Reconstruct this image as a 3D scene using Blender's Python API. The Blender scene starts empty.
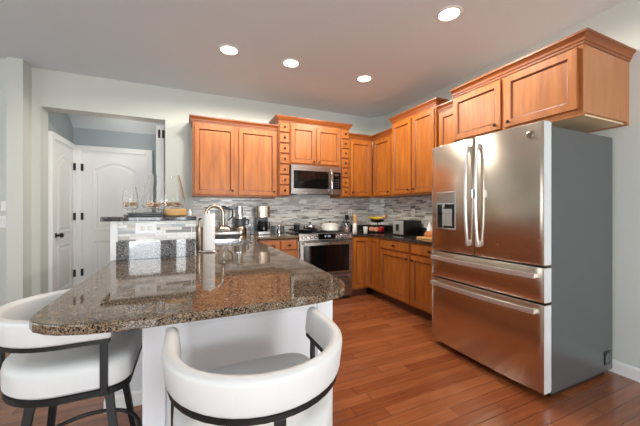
import bpy, bmesh, math, random
from mathutils import Vector, Matrix
random.seed(7)
SC = bpy.context.scene
COL = SC.collection
PI = math.pi

# ------------------------------------------------------------------ camera
cam_d = bpy.data.cameras.new('camera'); cam = bpy.data.objects.new('camera', cam_d); COL.objects.link(cam)
cam.location = (0, 0, 1.24)
cam.rotation_euler = (PI/2, 0, -math.atan(132/296.3))
cam_d.sensor_width = 36; cam_d.lens = 296.3/640*36
cam_d.shift_y = -3/640
cam_d.clip_start = 0.02
SC.camera = cam

# ------------------------------------------------------------------ world, light, exposure
W = bpy.data.worlds.new('world'); SC.world = W; W.use_nodes = True
bg = W.node_tree.nodes['Background']; bg.inputs[0].default_value = (.75, .86, 1, 1); bg.inputs[1].default_value = 1.0
SC.view_settings.view_transform = 'Standard'; SC.view_settings.look = 'None'
SC.view_settings.gamma = 1; SC.view_settings.use_curve_mapping = False
SC.view_settings.exposure = 0.25

def area(name, loc, rot, sx, sy, power, color=(1, 1, 1), spread=PI):
    d = bpy.data.lights.new(name, 'AREA'); d.shape = 'RECTANGLE'; d.size = sx; d.size_y = sy
    d.energy = power; d.color = color; d.spread = spread
    o = bpy.data.objects.new(name, d); COL.objects.link(o); o.location = loc; o.rotation_euler = rot
    return o
CEIL = 2.80
RX = 2.98      # right wall
BY = 4.24      # back wall
RY = -3.4      # rear wall behind the photographer
LX = -3.8      # left wall
DAY = (.93, .97, 1)
# area lights as daylight in unseen windows; left-wall ones added for light
REAR_WIN = [(-1.25, -.60, .08, 2.1), (-.26, -.05, .08, 2.1), (.75, 2.35, .5, 2.2)]
ADDED_LEFT_WIN = [(-2.6, -1.5, .8, 2.2), (-.5, .8, .8, 2.2), (1.9, 2.7, .5, 2.3)]  # unseen and added; the last, dimmer one for streaks on the refrigerator
for (a, b, z0, z1) in REAR_WIN:
    area('window_daylight', ((a+b)/2, RY-.10, (z0+z1)/2), (PI/2, 0, 0), b-a, z1-z0, 42*(b-a)*(z1-z0), DAY)
for (a, b, z0, z1) in ADDED_LEFT_WIN:
    area('window_daylight', (LX-.10, (a+b)/2, (z0+z1)/2), (PI/2, 0, -PI/2), b-a, z1-z0, (16 if a < 1 else 9)*(b-a)*(z1-z0), DAY)

# ------------------------------------------------------------------ materials
def srgb(r, g, b):
    f = lambda c: ((c/255+.055)/1.055)**2.4 if c/255 > .04045 else c/255/12.92
    return (f(r), f(g), f(b), 1)
MATS = {}
def mat(name, color, rough=.5, metal=0, **kw):
    m = bpy.data.materials.new(name); m.use_nodes = True
    b = m.node_tree.nodes['Principled BSDF']
    b.inputs['Base Color'].default_value = color; b.inputs['Roughness'].default_value = rough; b.inputs['Metallic'].default_value = metal
    for k, v in kw.items(): b.inputs[k].default_value = v
    MATS[name] = m
    return m
class NT:
    def __init__(s, m): s.m = m; s.t = m.node_tree; s.b = s.t.nodes['Principled BSDF']
    def n(s, typ, **kw):
        x = s.t.nodes.new(typ)
        for k, v in kw.items(): setattr(x, k, v)
        return x
    def l(s, a, b): s.t.links.new(a, b)
    def math(s, op, a, b=None, c=None):
        x = s.n('ShaderNodeMath', operation=op)
        for i, v in enumerate((a, b, c)):
            if v is None: continue
            if isinstance(v, (int, float)): x.inputs[i].default_value = v
            else: s.l(v, x.inputs[i])
        return x.outputs[0]
    def pos(s):
        g = s.n('ShaderNodeNewGeometry'); x = s.n('ShaderNodeSeparateXYZ'); s.l(g.outputs['Position'], x.inputs[0]); return g.outputs['Position'], x.outputs
    def xyz(s, a, b, c):
        x = s.n('ShaderNodeCombineXYZ')
        for i, v in enumerate((a, b, c)):
            if isinstance(v, (int, float)): x.inputs[i].default_value = v
            else: s.l(v, x.inputs[i])
        return x.outputs[0]
    def ramp(s, fac, stops, interp='LINEAR'):
        x = s.n('ShaderNodeValToRGB'); e = x.color_ramp; e.interpolation = interp
        e.elements[0].position, e.elements[0].color = stops[0]
        e.elements[1].position, e.elements[1].color = stops[1]
        for p, c in stops[2:]:
            k = e.elements.new(p); k.color = c
        s.l(fac, x.inputs[0]); return x.outputs[0]
    def mix(s, fac, a, b, blend='MIX'):
        x = s.n('ShaderNodeMix', data_type='RGBA', blend_type=blend)
        for i, v in ((0, fac), (6, a), (7, b)):
            if isinstance(v, (int, float)): x.inputs[i].default_value = v
            elif isinstance(v, tuple): x.inputs[i].default_value = v
            else: s.l(v, x.inputs[i])
        return x.outputs[2]
    def bump(s, h, strength=.2, dist=.002):
        x = s.n('ShaderNodeBump'); x.inputs['Strength'].default_value = strength; x.inputs['Distance'].default_value = dist
        s.l(h, x.inputs['Height']); s.l(x.outputs[0], s.b.inputs['Normal'])

def noisy(name, color, rough, amt=.04, scale=6, metal=0, bump=0, **kw):
    m = mat(name, color, rough, metal, **kw); t = NT(m)
    tc = t.n('ShaderNodeTexCoord'); no = t.n('ShaderNodeTexNoise'); no.inputs['Scale'].default_value = scale; no.inputs['Detail'].default_value = 4
    t.l(tc.outputs['Object'], no.inputs[0])
    c = t.ramp(no.outputs[0], [(0, tuple(v*(1-amt) for v in color[:3])+(1,)), (1, tuple(min(1, v*(1+amt)) for v in color[:3])+(1,))])
    t.l(c, t.b.inputs['Base Color'])
    if bump: t.bump(no.outputs[0], bump)
    return m
noisy('wall_paint', srgb(206, 209, 202), .75, .02, 3)
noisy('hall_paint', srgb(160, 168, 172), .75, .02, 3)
noisy('ceiling_paint', srgb(220, 227, 230), .9, .02, 2)
noisy('white_trim', srgb(232, 232, 230), .4, .01, 3)
noisy('white_panel', srgb(224, 225, 227), .35, .01, 3)
noisy('leather', srgb(216, 216, 215), .42, .015, 40, bump=.05)
noisy('black_metal', srgb(8, 8, 9), .5, .1, 20)
noisy('bronze', srgb(60, 44, 34), .35, .1, 20, metal=.9)
noisy('black_plastic', srgb(18, 18, 19), .3, .1, 20)
mat('black_glass', srgb(8, 8, 9), .05)
noisy('white_plastic', srgb(240, 240, 238), .35, .01, 10)
noisy('paper', srgb(245, 245, 243), .8, .03, 60, bump=.2)
noisy('fridge_side', srgb(104, 107, 109), .3, .03, 3, metal=.55)
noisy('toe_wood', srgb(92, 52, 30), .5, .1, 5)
noisy('cab_inside', srgb(222, 200, 160), .6, .05, 5)
noisy('chrome', srgb(215, 215, 218), .12, .02, 5, metal=1)
noisy('trim_metal', srgb(228, 230, 232), .25, .01, 3, metal=.35)  # light metallic door sides, near-white to carry the window reflection
noisy('satin', srgb(225, 222, 220), .3, .02, 5, metal=.8)
noisy('nickel', srgb(170, 155, 140), .25, .02, 5, metal=1)
noisy('tan_wood', srgb(205, 160, 100), .5, .12, 18)
noisy('red_apple', srgb(190, 30, 25), .3, .2, 14)
noisy('banana', srgb(215, 185, 60), .45, .12, 14)
noisy('pale_fruit', srgb(205, 140, 110), .4, .12, 14)
noisy('bread', srgb(190, 120, 70), .7, .2, 25, bump=.3)
noisy('chips', srgb(200, 160, 125), .7, .35, 60, bump=.4)
noisy('cream_enamel', srgb(225, 222, 212), .25, .02, 5)
noisy('dark_pan', srgb(30, 30, 32), .4, .1, 10, metal=.4)
noisy('pink_stuff', srgb(190, 150, 140), .6, .1, 20)
noisy('blue_glass', srgb(62, 68, 74), .1, .1, 20)
mat('glass', (1, 1, 1, 1), .02, 0, **{'Transmission Weight': 1.0, 'IOR': 1.25})
mat('clear_glass', (.97, .98, .98, 1), .02, 0, **{'Transmission Weight': 1.0, 'IOR': 1.45})
m = mat('lamp_glow', (1, 1, 1, 1), .5); m.node_tree.nodes['Principled BSDF'].inputs['Emission Color'].default_value = (1, .9, .74, 1)
m.node_tree.nodes['Principled BSDF'].inputs['Emission Strength'].default_value = 9
m = mat('display_glow', (.01, .01, .01, 1), .3); m.node_tree.nodes['Principled BSDF'].inputs['Emission Color'].default_value = (.7, .9, 1, 1)
m.node_tree.nodes['Principled BSDF'].inputs['Emission Strength'].default_value = 1.2

def steel(name, color, rough, axis):       # brushed: fine streaks along an axis
    m = mat(name, color, rough, 1.0); t = NT(m)
    tc = t.n('ShaderNodeTexCoord'); mp = t.n('ShaderNodeMapping')
    mp.inputs['Scale'].default_value = {'z': (180, 180, 1.5), 'y': (180, 1.5, 180), 'x': (1.5, 180, 180)}[axis]
    t.l(tc.outputs['Object'], mp.inputs[0]); no = t.n('ShaderNodeTexNoise'); no.inputs['Scale'].default_value = 1; no.inputs['Detail'].default_value = 3
    t.l(mp.outputs[0], no.inputs[0])
    r = t.math('MULTIPLY_ADD', no.outputs[0], .10, rough-.05); t.l(r, t.b.inputs['Roughness'])
    t.bump(no.outputs[0], .03, .0005)
    return m
m = steel('steel', srgb(206, 194, 180), .22, 'x'); t = NT(m)      # local x runs across the doors
tg = t.n('ShaderNodeTangent', direction_type='RADIAL', axis='Z'); t.l(tg.outputs[0], t.b.inputs['Tangent'])
t.b.inputs['Anisotropic'].default_value = .7; t.b.inputs['Anisotropic Rotation'].default_value = .25
steel('steel_x', srgb(176, 172, 169), .26, 'x')

def wood(name, c0, c1, c2, rough=.45, vert=True):
    m = mat(name, c1, rough); t = NT(m)
    tc = t.n('ShaderNodeTexCoord'); mp = t.n('ShaderNodeMapping')
    mp.inputs['Scale'].default_value = (9, 9, 1.1) if vert else (1.2, 1.2, 10)
    oi = t.n('ShaderNodeObjectInfo'); 
    off = t.n('ShaderNodeVectorMath', operation='ADD'); 
    k = t.xyz(t.math('MULTIPLY', oi.outputs['Random'], 13.7), t.math('MULTIPLY', oi.outputs['Random'], 5.1), t.math('MULTIPLY', oi.outputs['Random'], 7.3))
    t.l(tc.outputs['Object'], off.inputs[0]); t.l(k, off.inputs[1]); t.l(off.outputs[0], mp.inputs[0])
    no = t.n('ShaderNodeTexNoise'); no.inputs['Scale'].default_value = 2.2; no.inputs['Detail'].default_value = 6; no.inputs['Distortion'].default_value = .6
    t.l(mp.outputs[0], no.inputs[0])
    c = t.ramp(no.outputs[0], [(.25, c0), (.75, c2), (.5, c1)])
    t.l(c, t.b.inputs['Base Color']); t.bump(no.outputs[0], .04, .001)
    t.b.inputs['Coat Weight'].default_value = .12; t.b.inputs['Coat Roughness'].default_value = .3
    return m
wood('maple', srgb(138, 74, 18), srgb(160, 90, 26), srgb(178, 108, 38))
wood('maple_side', srgb(164, 104, 62), srgb(174, 114, 70), srgb(184, 124, 78), .4)
wood('crown_wood', srgb(112, 54, 16), srgb(134, 68, 22), srgb(152, 84, 32), vert=False)
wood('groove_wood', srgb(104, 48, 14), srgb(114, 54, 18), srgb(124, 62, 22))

# floor: red-brown strips laid along X
m = mat('floor_wood', srgb(150, 75, 40), .18); t = NT(m)
P, (px, py, pz) = t.pos()
PW = .0857
ry = t.math('DIVIDE', t.math('ADD', py, .0025), PW); row = t.math('FLOOR', ry); fy = t.math('FRACT', ry)
wn = t.n('ShaderNodeTexWhiteNoise', noise_dimensions='1D'); t.l(row, wn.inputs['W'])
rx = t.math('DIVIDE', t.math('ADD', px, t.math('MULTIPLY', wn.outputs['Value'], 5.0)), 1.05); cl = t.math('FLOOR', rx); fx = t.math('FRACT', rx)
w2 = t.n('ShaderNodeTexWhiteNoise', noise_dimensions='2D'); t.l(t.xyz(row, cl, 0), w2.inputs['Vector'])
no = t.n('ShaderNodeTexNoise'); no.inputs['Scale'].default_value = 1; no.inputs['Detail'].default_value = 6; no.inputs['Distortion'].default_value = .8
t.l(t.xyz(t.math('ADD', t.math('MULTIPLY', px, 2.5), t.math('MULTIPLY', w2.outputs['Value'], 30)), t.math('MULTIPLY', py, 38), 0), no.inputs[0])
v = t.math('ADD', t.math('MULTIPLY', w2.outputs['Value'], .35), t.math('MULTIPLY', no.outputs[0], .75))
c = t.ramp(v, [(.2, srgb(112, 56, 34)), (.85, srgb(156, 94, 58)), (.5, srgb(134, 74, 42))])
gap = t.math('MAXIMUM', t.math('GREATER_THAN', t.math('ABSOLUTE', t.math('SUBTRACT', fy, .5)), .485), t.math('GREATER_THAN', t.math('ABSOLUTE', t.math('SUBTRACT', fx, .5)), .4985))
c = t.mix(gap, c, srgb(70, 32, 20)); t.l(c, t.b.inputs['Base Color'])
edge = t.math('POWER', t.math('MULTIPLY', t.math('ABSOLUTE', t.math('SUBTRACT', fy, .5)), 2), 24)
h = t.math('SUBTRACT', t.math('MULTIPLY', no.outputs[0], .15), edge); t.bump(h, .35, .0015)
t.b.inputs['Coat Weight'].default_value = .5; t.b.inputs['Coat Roughness'].default_value = .12

# linear mosaic of stone and glass strips
m = mat('mosaic', srgb(170, 170, 165), .2); t = NT(m)
P, (px, py, pz) = t.pos()
hh = t.math('SUBTRACT', px, py)
TH = .020
rz = t.math('DIVIDE', pz, TH); row = t.math('FLOOR', rz); fz = t.math('FRACT', rz)
wn = t.n('ShaderNodeTexWhiteNoise', noise_dimensions='1D'); t.l(row, wn.inputs['W'])
ln = t.math('MULTIPLY_ADD', wn.outputs['Value'], .14, .08)
w1 = t.n('ShaderNodeTexWhiteNoise', noise_dimensions='1D'); t.l(t.math('ADD', row, 51.3), w1.inputs['W'])
rx = t.math('DIVIDE', t.math('ADD', hh, t.math('MULTIPLY_ADD', w1.outputs['Value'], 3.0, 20)), ln); cl = t.math('FLOOR', rx); fx = t.math('FRACT', rx)
w2 = t.n('ShaderNodeTexWhiteNoise', noise_dimensions='2D'); t.l(t.xyz(row, cl, 0), w2.inputs['Vector'])
S = [(0, srgb(234, 232, 226)), (1, srgb(246, 245, 240)), (.2, srgb(196, 194, 188)), (.36, srgb(222, 218, 210)), (.50, srgb(132, 128, 122)), (.56, srgb(238, 236, 230)), (.72, srgb(196, 184, 168)), (.82, srgb(176, 182, 184)), (.90, srgb(244, 243, 238))]
c = t.ramp(w2.outputs['Value'], S, 'CONSTANT')
no = t.n('ShaderNodeTexNoise'); no.inputs['Scale'].default_value = 60; t.l(P, no.inputs[0])
c = t.mix(.15, c, t.ramp(no.outputs[0], [(.3, srgb(90, 90, 90)), (.7, srgb(240, 240, 240))]), 'MULTIPLY')
gz = t.math('GREATER_THAN', t.math('ABSOLUTE', t.math('SUBTRACT', fz, .5)), .45)
gx = t.math('GREATER_THAN', t.math('ABSOLUTE', t.math('SUBTRACT', fx, .5)), .49)
g = t.math('MAXIMUM', gz, gx); c = t.mix(g, c, srgb(176, 172, 166)); t.l(c, t.b.inputs['Base Color'])
t.l(t.math('MULTIPLY_ADD', w2.outputs['Value'], .35, .08), t.b.inputs['Roughness'])
t.bump(t.math('SUBTRACT', 1.0, g), .4, .001)

# granite
def granite(name, stops, rough=.04, scale=310):
    m = mat(name, srgb(120, 100, 80), rough); t = NT(m)
    P, _ = t.pos()
    vo = t.n('ShaderNodeTexVoronoi'); vo.inputs['Scale'].default_value = scale; t.l(P, vo.inputs['Vector'])
    sp = t.n('ShaderNodeSeparateColor'); t.l(vo.outputs['Color'], sp.inputs[0])
    no = t.n('ShaderNodeTexNoise'); no.inputs['Scale'].default_value = 22; no.inputs['Detail'].default_value = 5; t.l(P, no.inputs[0])
    v = t.math('ADD', t.math('MULTIPLY', sp.outputs[0], .75), t.math('MULTIPLY_ADD', no.outputs[0], .9, -.32))
    c = t.ramp(v, stops, 'CONSTANT'); t.l(c, t.b.inputs['Base Color']); t.b.inputs['IOR'].default_value = 1.42
    return m
granite('granite', [(0, srgb(22, 21, 22)), (.95, srgb(190, 184, 175)), (.27, srgb(66, 62, 60)), (.38, srgb(104, 84, 68)), (.52, srgb(134, 110, 84)), (.68, srgb(150, 130, 104)), (.80, srgb(78, 76, 76))])
granite('grey_granite', [(0, srgb(20, 20, 21)), (.92, srgb(176, 174, 170)), (.28, srgb(58, 57, 57)), (.45, srgb(92, 90, 88)), (.64, srgb(120, 116, 112)), (.8, srgb(74, 72, 72))])
granite('dark_granite', [(0, srgb(18, 17, 17)), (.9, srgb(130, 124, 116)), (.3, srgb(40, 36, 34)), (.5, srgb(66, 56, 48)), (.7, srgb(80, 74, 68))])

# ------------------------------------------------------------------ geometry helpers
class MB:
    """collects shapes into one mesh object"""
    def __init__(s): s.bm = bmesh.new(); s.xf = Matrix.Identity(4)
    def _v(s, p): return s.bm.verts.new(s.xf @ Vector(p))
    def box(s, x0, x1, y0, y1, z0, z1, bev=0):
        vs = [s._v(p) for p in ((x0,y0,z0),(x1,y0,z0),(x1,y1,z0),(x0,y1,z0),(x0,y0,z1),(x1,y0,z1),(x1,y1,z1),(x0,y1,z1))]
        fs = [s.bm.faces.new([vs[i] for i in q]) for q in ((3,2,1,0),(4,5,6,7),(0,1,5,4),(1,2,6,5),(2,3,7,6),(3,0,4,7))]
        if bev:
            es = list({e for f in fs for e in f.edges})
            bmesh.ops.bevel(s.bm, geom=es, offset=bev, segments=2, affect='EDGES', profile=.6)
        return s
    def poly_prism(s, pts, z0, z1, bev=0, hole=None, seg=3):
        lo = [s._v((x, y, z0)) for x, y in pts]; hi = [s._v((x, y, z1)) for x, y in pts]; n = len(pts)
        for i in range(n): s.bm.faces.new((lo[i], lo[(i+1) % n], hi[(i+1) % n], hi[i]))
        if hole is None:
            fb = s.bm.faces.new(lo[::-1]); ft = s.bm.faces.new(hi)
            if bev:
                bmesh.ops.bevel(s.bm, geom=list(ft.edges)+list(fb.edges), offset=bev, segments=seg, affect='EDGES', profile=.5)
        else:
            hl = [s._v((x, y, z0)) for x, y in hole]; hh = [s._v((x, y, z1)) for x, y in hole]; k = len(hole)
            for i in range(k): s.bm.faces.new((hl[(i+1) % k], hl[i], hh[i], hh[(i+1) % k]))
            for loop_o, loop_i in ((lo, hl), (hi, hh)):
                es = []
                for L in (loop_o, loop_i):
                    for i in range(len(L)):
                        e = s.bm.edges.get((L[i], L[(i+1) % len(L)])) or s.bm.edges.new((L[i], L[(i+1) % len(L)]))
                        es.append(e)
                bmesh.ops.triangle_fill(s.bm, edges=es, use_beauty=True)
        return s
    def ring_loft(s, rings, cap0=True, cap1=True, closed=True):
        R = [[s._v(p) for p in r] for r in rings]
        for a, b in zip(R, R[1:]):
            n = len(a)
            for i in range(n if closed else n-1):
                s.bm.faces.new((a[i], a[(i+1) % n], b[(i+1) % n], b[i]))
        if cap0: s.bm.faces.new(R[0][::-1])
        if cap1: s.bm.faces.new(R[-1])
        return s
    def front(s, x0, x1, z0, z1, prof):
        """a panel facing -y built from nested rectangles; prof = (inset, y)"""
        return s.ring_loft([[(x0+i, y, z0+i), (x1-i, y, z0+i), (x1-i, y, z1-i), (x0+i, y, z1-i)] for i, y in prof])
    def lathe(s, prof, seg=24, cx=0, cy=0, sy=1.0, cap=True):
        rings = [[(cx+r*math.cos(2*PI*k/seg), cy+sy*r*math.sin(2*PI*k/seg), z) for k in range(seg)] for r, z in prof]
        return s.ring_loft(rings, cap and prof[0][0] > 0, cap and prof[-1][0] > 0)
    def tube(s, pts, r, seg=10, closed=False, rect=None):
        """sweep a circle (or rect=(w,h), w sideways, h up) along pts"""
        pts = [Vector(p) for p in pts]; n = len(pts); rings = []; up = Vector((0, 0, 1)); side0 = None
        for i, p in enumerate(pts):
            if closed: d = (pts[(i+1) % n]-pts[i-1]).normalized()
            else: d = (pts[min(i+1, n-1)]-pts[max(i-1, 0)]).normalized()
            ref = up if abs(d.z) < .95 or side0 is None and abs(d.z) < .999 else Vector((0, 1, 0))
            if side0 is not None and rect is None:
                sd = side0 - d*side0.dot(d)
                sd = sd.normalized() if sd.length > 1e-6 else d.orthogonal().normalized()
            else:
                sd = d.cross(ref).normalized()
            side0 = sd; u2 = sd.cross(d).normalized()
            rr = r[i] if isinstance(r, (list, tuple)) else r
            if rect: w, h = rect; rings.append([p+sd*a*w/2+u2*b*h/2 for a, b in ((-1,-1),(1,-1),(1,1),(-1,1))])
            else: rings.append([p+sd*rr*math.cos(2*PI*k/seg)+u2*rr*math.sin(2*PI*k/seg) for k in range(seg)])
        if closed: rings.append(rings[0])
        if closed:
            R = [[s._v(p) for p in r_] for r_ in rings[:-1]]; R.append(R[0])
            for a, b in zip(R, R[1:]):
                for i in range(len(a)): s.bm.faces.new((a[i], a[(i+1) % len(a)], b[(i+1) % len(a)], b[i]))
            return s
        return s.ring_loft(rings)
    def sweep(s, path, prof, closed=False):
        """mitred sweep in plan: path = 2D points, prof = (outward, z); outward is to the right of travel"""
        n = len(path); P = [Vector(p) for p in path]; rings = []
        for i in range(n):
            d0 = (P[i]-P[i-1]).normalized() if (i > 0 or closed) else None
            d1 = (P[(i+1) % n]-P[i]).normalized() if (i < n-1 or closed) else None
            if d0 is None: d0 = d1
            if d1 is None: d1 = d0
            n0 = Vector((d0.y, -d0.x)); n1 = Vector((d1.y, -d1.x)); m_ = (n0+n1).normalized(); k = 1/max(.3, m_.dot(n0))
            rings.append([(P[i].x+m_.x*k*o, P[i].y+m_.y*k*o, z) for o, z in prof])
        return s.ring_loft(rings)
    def sphere(s, c, r, sc=(1, 1, 1), seg=16):
        prof = []
        rings = []
        for j in range(1, seg//2):
            a = PI*j/(seg//2); rings.append([(c[0]+sc[0]*r*math.sin(a)*math.cos(2*PI*k/seg), c[1]+sc[1]*r*math.sin(a)*math.sin(2*PI*k/seg), c[2]-sc[2]*r*math.cos(a)) for k in range(seg)])
        R = [[s._v(p) for p in q] for q in rings]
        for a, b in zip(R, R[1:]):
            for i in range(seg): s.bm.faces.new((a[i], a[(i+1) % seg], b[(i+1) % seg], b[i]))
        lo = s._v((c[0], c[1], c[2]-sc[2]*r)); hi = s._v((c[0], c[1], c[2]+sc[2]*r))
        for i in range(seg):
            s.bm.faces.new((R[0][(i+1) % seg], R[0][i], lo)); s.bm.faces.new((R[-1][i], R[-1][(i+1) % seg], hi))
        return s
    def glaze(s, lo, hi):
        """faces whose centre lies between two depths become the second (glazed groove) material"""
        for f in s.bm.faces:
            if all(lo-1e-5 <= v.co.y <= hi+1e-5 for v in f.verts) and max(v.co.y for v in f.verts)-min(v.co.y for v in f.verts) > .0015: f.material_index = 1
        return s
    def build(s, name, m, parent=None, smooth=False, bevel=0, m2=None):
        bmesh.ops.recalc_face_normals(s.bm, faces=s.bm.faces)
        me = bpy.data.meshes.new(name); s.bm.to_mesh(me); s.bm.free()
        me.materials.append(MATS[m] if isinstance(m, str) else m)
        if m2: me.materials.append(MATS[m2])
        if smooth:
            for p in me.polygons: p.use_smooth = True
            try: me.set_sharp_from_angle(angle=math.radians(38))
            except Exception: pass
        o = bpy.data.objects.new(name, me); COL.objects.link(o)
        if parent: o.parent = parent
        if bevel:
            b = o.modifiers.new('bevel', 'BEVEL'); b.width = bevel; b.segments = 2; b.limit_method = 'ANGLE'; b.angle_limit = math.radians(40)
        return o
def thing(name, label, cat, loc=(0, 0, 0), rz=0, group=None):
    o = bpy.data.objects.new(name, None); COL.objects.link(o); o.empty_display_size = .1
    o.location = loc; o.rotation_euler = (0, 0, rz); o['label'] = label; o['category'] = cat
    if group: o['group'] = group
    return o
def tag(o, label, cat, group=None):
    o['label'] = label; o['category'] = cat
    if group: o['group'] = group
    return o
def struct(o): o['kind'] = 'structure'; return o
def copy_tree(o, parent=None):
    kids = [c for c in bpy.data.objects if c.parent == o]
    c = o.copy(); COL.objects.link(c)
    if parent: c.parent = parent
    for k in kids: copy_tree(k, c)
    return c
def rrect(x0, x1, y0, y1, r, seg=6):
    pts = []
    for cx, cy, a0 in ((x1-r, y0+r, -PI/2), (x1-r, y1-r, 0), (x0+r, y1-r, PI/2), (x0+r, y0+r, PI)):
        for k in range(seg+1):
            a = a0+PI/2*k/seg; pts.append((cx+r*math.cos(a), cy+r*math.sin(a)))
    return pts

# ------------------------------------------------------------------ room shell
struct(MB().box(LX-.2, RX+.2, RY-.2, 6.0, -.1, 0).build('floor', 'floor_wood'))
struct(MB().box(LX-.2, RX+.2, RY-.2, BY+.2, CEIL, CEIL+.1).build('ceiling', 'ceiling_paint'))
OX0, OX1, OZ = -1.487, -.264, 2.385
b = MB(); b.box(-1.56, OX0, BY, BY+.2, 0, CEIL); b.box(OX1, RX+.2, BY, BY+.2, 0, CEIL); b.box(OX0, OX1, BY, BY+.2, OZ, CEIL)
b.poly_prism([(2.80, BY), (RX, 4.05), (RX, BY)], 0, CEIL)
struct(b.build('wall_back', 'wall_paint'))
b = MB(); b.box(-1.69, -1.56, 4.05, BY+.2, 0, CEIL); b.box(LX-.2, -1.69, 4.11, BY+.2, 0, CEIL)
struct(b.build('wall_left_return', 'wall_paint'))
struct(MB().box(RX, RX+.2, RY-.2, BY+.2, 0, CEIL).build('wall_right', 'wall_paint'))
def wall_with_windows(name, along_x, a0, a1, fixed0, fixed1, wins):
    b = MB(); cur = a0
    def bx(p, q, z0, z1):
        if along_x: b.box(p, q, fixed0, fixed1, z0, z1)
        else: b.box(fixed0, fixed1, p, q, z0, z1)
    for (p, q, z0, z1) in wins:
        bx(cur, p, 0, CEIL); bx(p, q, 0, z0); bx(p, q, z1, CEIL); cur = q
    bx(cur, a1, 0, CEIL)
    struct(b.build(name, 'wall_paint'))
wall_with_windows('wall_rear', True, LX-.2, RX+.2, RY-.2, RY, REAR_WIN)
wall_with_windows('wall_left', False, RY-.2, BY+.2, LX-.2, LX, ADDED_LEFT_WIN)
wi = 0
for lst, along_x in ((REAR_WIN, True), (ADDED_LEFT_WIN, False)):
    for (p, q, z0, z1) in lst:
        wi += 1
        w = struct(thing('window_%d' % wi, 'white framed window behind the photographer', 'window')); del w['label'], w['category']
        f0 = RY if along_x else LX
        def mk(sh): return (lambda u0, u1, v0, v1, a, c: sh.box(u0, u1, f0+v0, f0+v1, a, c) if along_x else sh.box(f0+v0, f0+v1, u0, u1, a, c))
        sh = MB(); g_ = mk(sh)
        g_(p-.08, p, 0, .02, z0-.08, z1+.08); g_(q, q+.08, 0, .02, z0-.08, z1+.08); g_(p, q, 0, .02, z1, z1+.08); g_(p, q, 0, .05, z0-.05, z0)
        sh.build('window_frame', 'white_trim', w)
        sh = MB(); g_ = mk(sh); z = z0+.03
        while z < z1-.02: g_(p+.01, q-.01, -.06, -.03, z, z+.003); z += .05
        sh.build('blind', 'white_trim', w)
# baseboards
BBP = [(0, 0), (.014, 0), (.014, .075), (.008, .09), (0, .095)]
struct(MB().sweep([(RX, 1.35), (RX, RY)], BBP).build('baseboard_right', 'white_trim'))
struct(MB().sweep([(-1.69, 4.11), (-1.69, 4.05), (-1.56, 4.05), (-1.56, BY), (OX0, BY)], BBP).build('baseboard_back', 'white_trim'))
# hall behind the opening
HY = 5.3
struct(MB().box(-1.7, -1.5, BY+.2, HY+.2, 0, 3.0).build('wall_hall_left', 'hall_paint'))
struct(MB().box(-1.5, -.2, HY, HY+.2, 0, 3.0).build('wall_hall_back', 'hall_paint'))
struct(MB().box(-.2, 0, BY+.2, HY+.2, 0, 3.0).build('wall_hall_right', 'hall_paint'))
b = MB(); b.xf = Matrix(((0, 0, 1, 0), (1, 0, 0, 0), (0, 1, 0, 0), (0, 0, 0, 1)))     # (y,z) outline extruded along x
b.poly_prism([(HY, 2.42), (4.62, 2.82), (BY+.2, 2.82), (BY+.2, 2.9), (4.66, 2.9), (HY, 2.5)], -1.5, -.2)
struct(b.build('ceiling_hall', 'ceiling_paint'))
hl = bpy.data.lights.new('hall_lamp_light', 'POINT'); hl.energy = 3.5; hl.color = (1, .93, .84); hl.shadow_soft_size = .15
ho = bpy.data.objects.new('hall_lamp_light', hl); COL.objects.link(ho); ho.location = (-.75, 4.75, 2.3)  # point light without a fixture, brightens the hall

def hall_door(name, loc, rz, w, h, knob_x, hinge_x):
    d = struct(bpy.data.objects.new(name, None)); COL.objects.link(d); d.location = loc; d.rotation_euler = (0, 0, rz)
    # leaf with an arched upper panel and a square lower panel
    b = MB(); b.box(0, w, -.03, 0, .01, h, .002)
    lf = b.build('door_leaf', 'white_trim', d)
    def arch(x0, x1, z0, z1, rise, i, y, n=10):
        x0 += i; x1 -= i; z0 += i; z1 -= i
        pts = [(x0, y, z0), (x1, y, z0)]
        for k in range(n+1):
            t_ = k/n; x = x1+(x0-x1)*t_; pts.append((x, y, z1-rise+rise*math.sin(PI*t_)))
        return pts
    b = MB(); m_ = .12
    for (z0, z1, rise) in ((.95, h-.13, .10), (.22, .80, 0.0001)):
        b.ring_loft([arch(m_, w-m_, z0, z1, rise, i, y) for i, y in ((0, -.0301), (0, -.042), (.012, -.042), (.03, -.032), (.05, -.032), (.06, -.038), (.07, -.038))], cap0=False)
    n = 4
    b.build('door_panel', 'white_trim', d)
    # casing
    b = MB(); cw = .075
    for x0, x1, z0, z1 in ((-cw-.01, -.01, 0, h+.02+cw), (w+.01, w+cw+.01, 0, h+.02+cw), (-.01, w+.01, h+.02, h+.02+cw)):
        b.box(x0, x1, -.05, 0, z0, z1, .006)
    for x0, x1, z0, z1 in ((-.01, 0, 0, h+.02), (w, w+.01, 0, h+.02), (0, w, h, h+.02)): b.box(x0, x1, -.035, 0, z0, z1)
    b.build('door_casing', 'white_trim', d)
    for z in (.35, 1.15, h-.22):
        b = MB(); b.box(hinge_x-.014, hinge_x+.014, -.054, -.03, z-.05, z+.05, .002); b.build('hinge', 'black_metal', d)
    b = MB(); b.xf = Matrix.Translation((knob_x, 0, .93)) @ Matrix.Rotation(PI/2, 4, 'X')
    b.lathe([(.001, .03), (.03, .031), (.03, .04), (.012, .045), (.012, .07), (.028, .08), (.03, .095), (.02, .108), (.001, .11)], 16)
    b.build('door_knob', 'bronze', d, True)
hall_door('door_1', (-1.38, HY, 0), 0, .79, 2.07, .70, -.004)
hall_door('door_2', (-1.5, 4.53, 0), PI/2, .68, 2.07, .06, .685)
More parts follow.
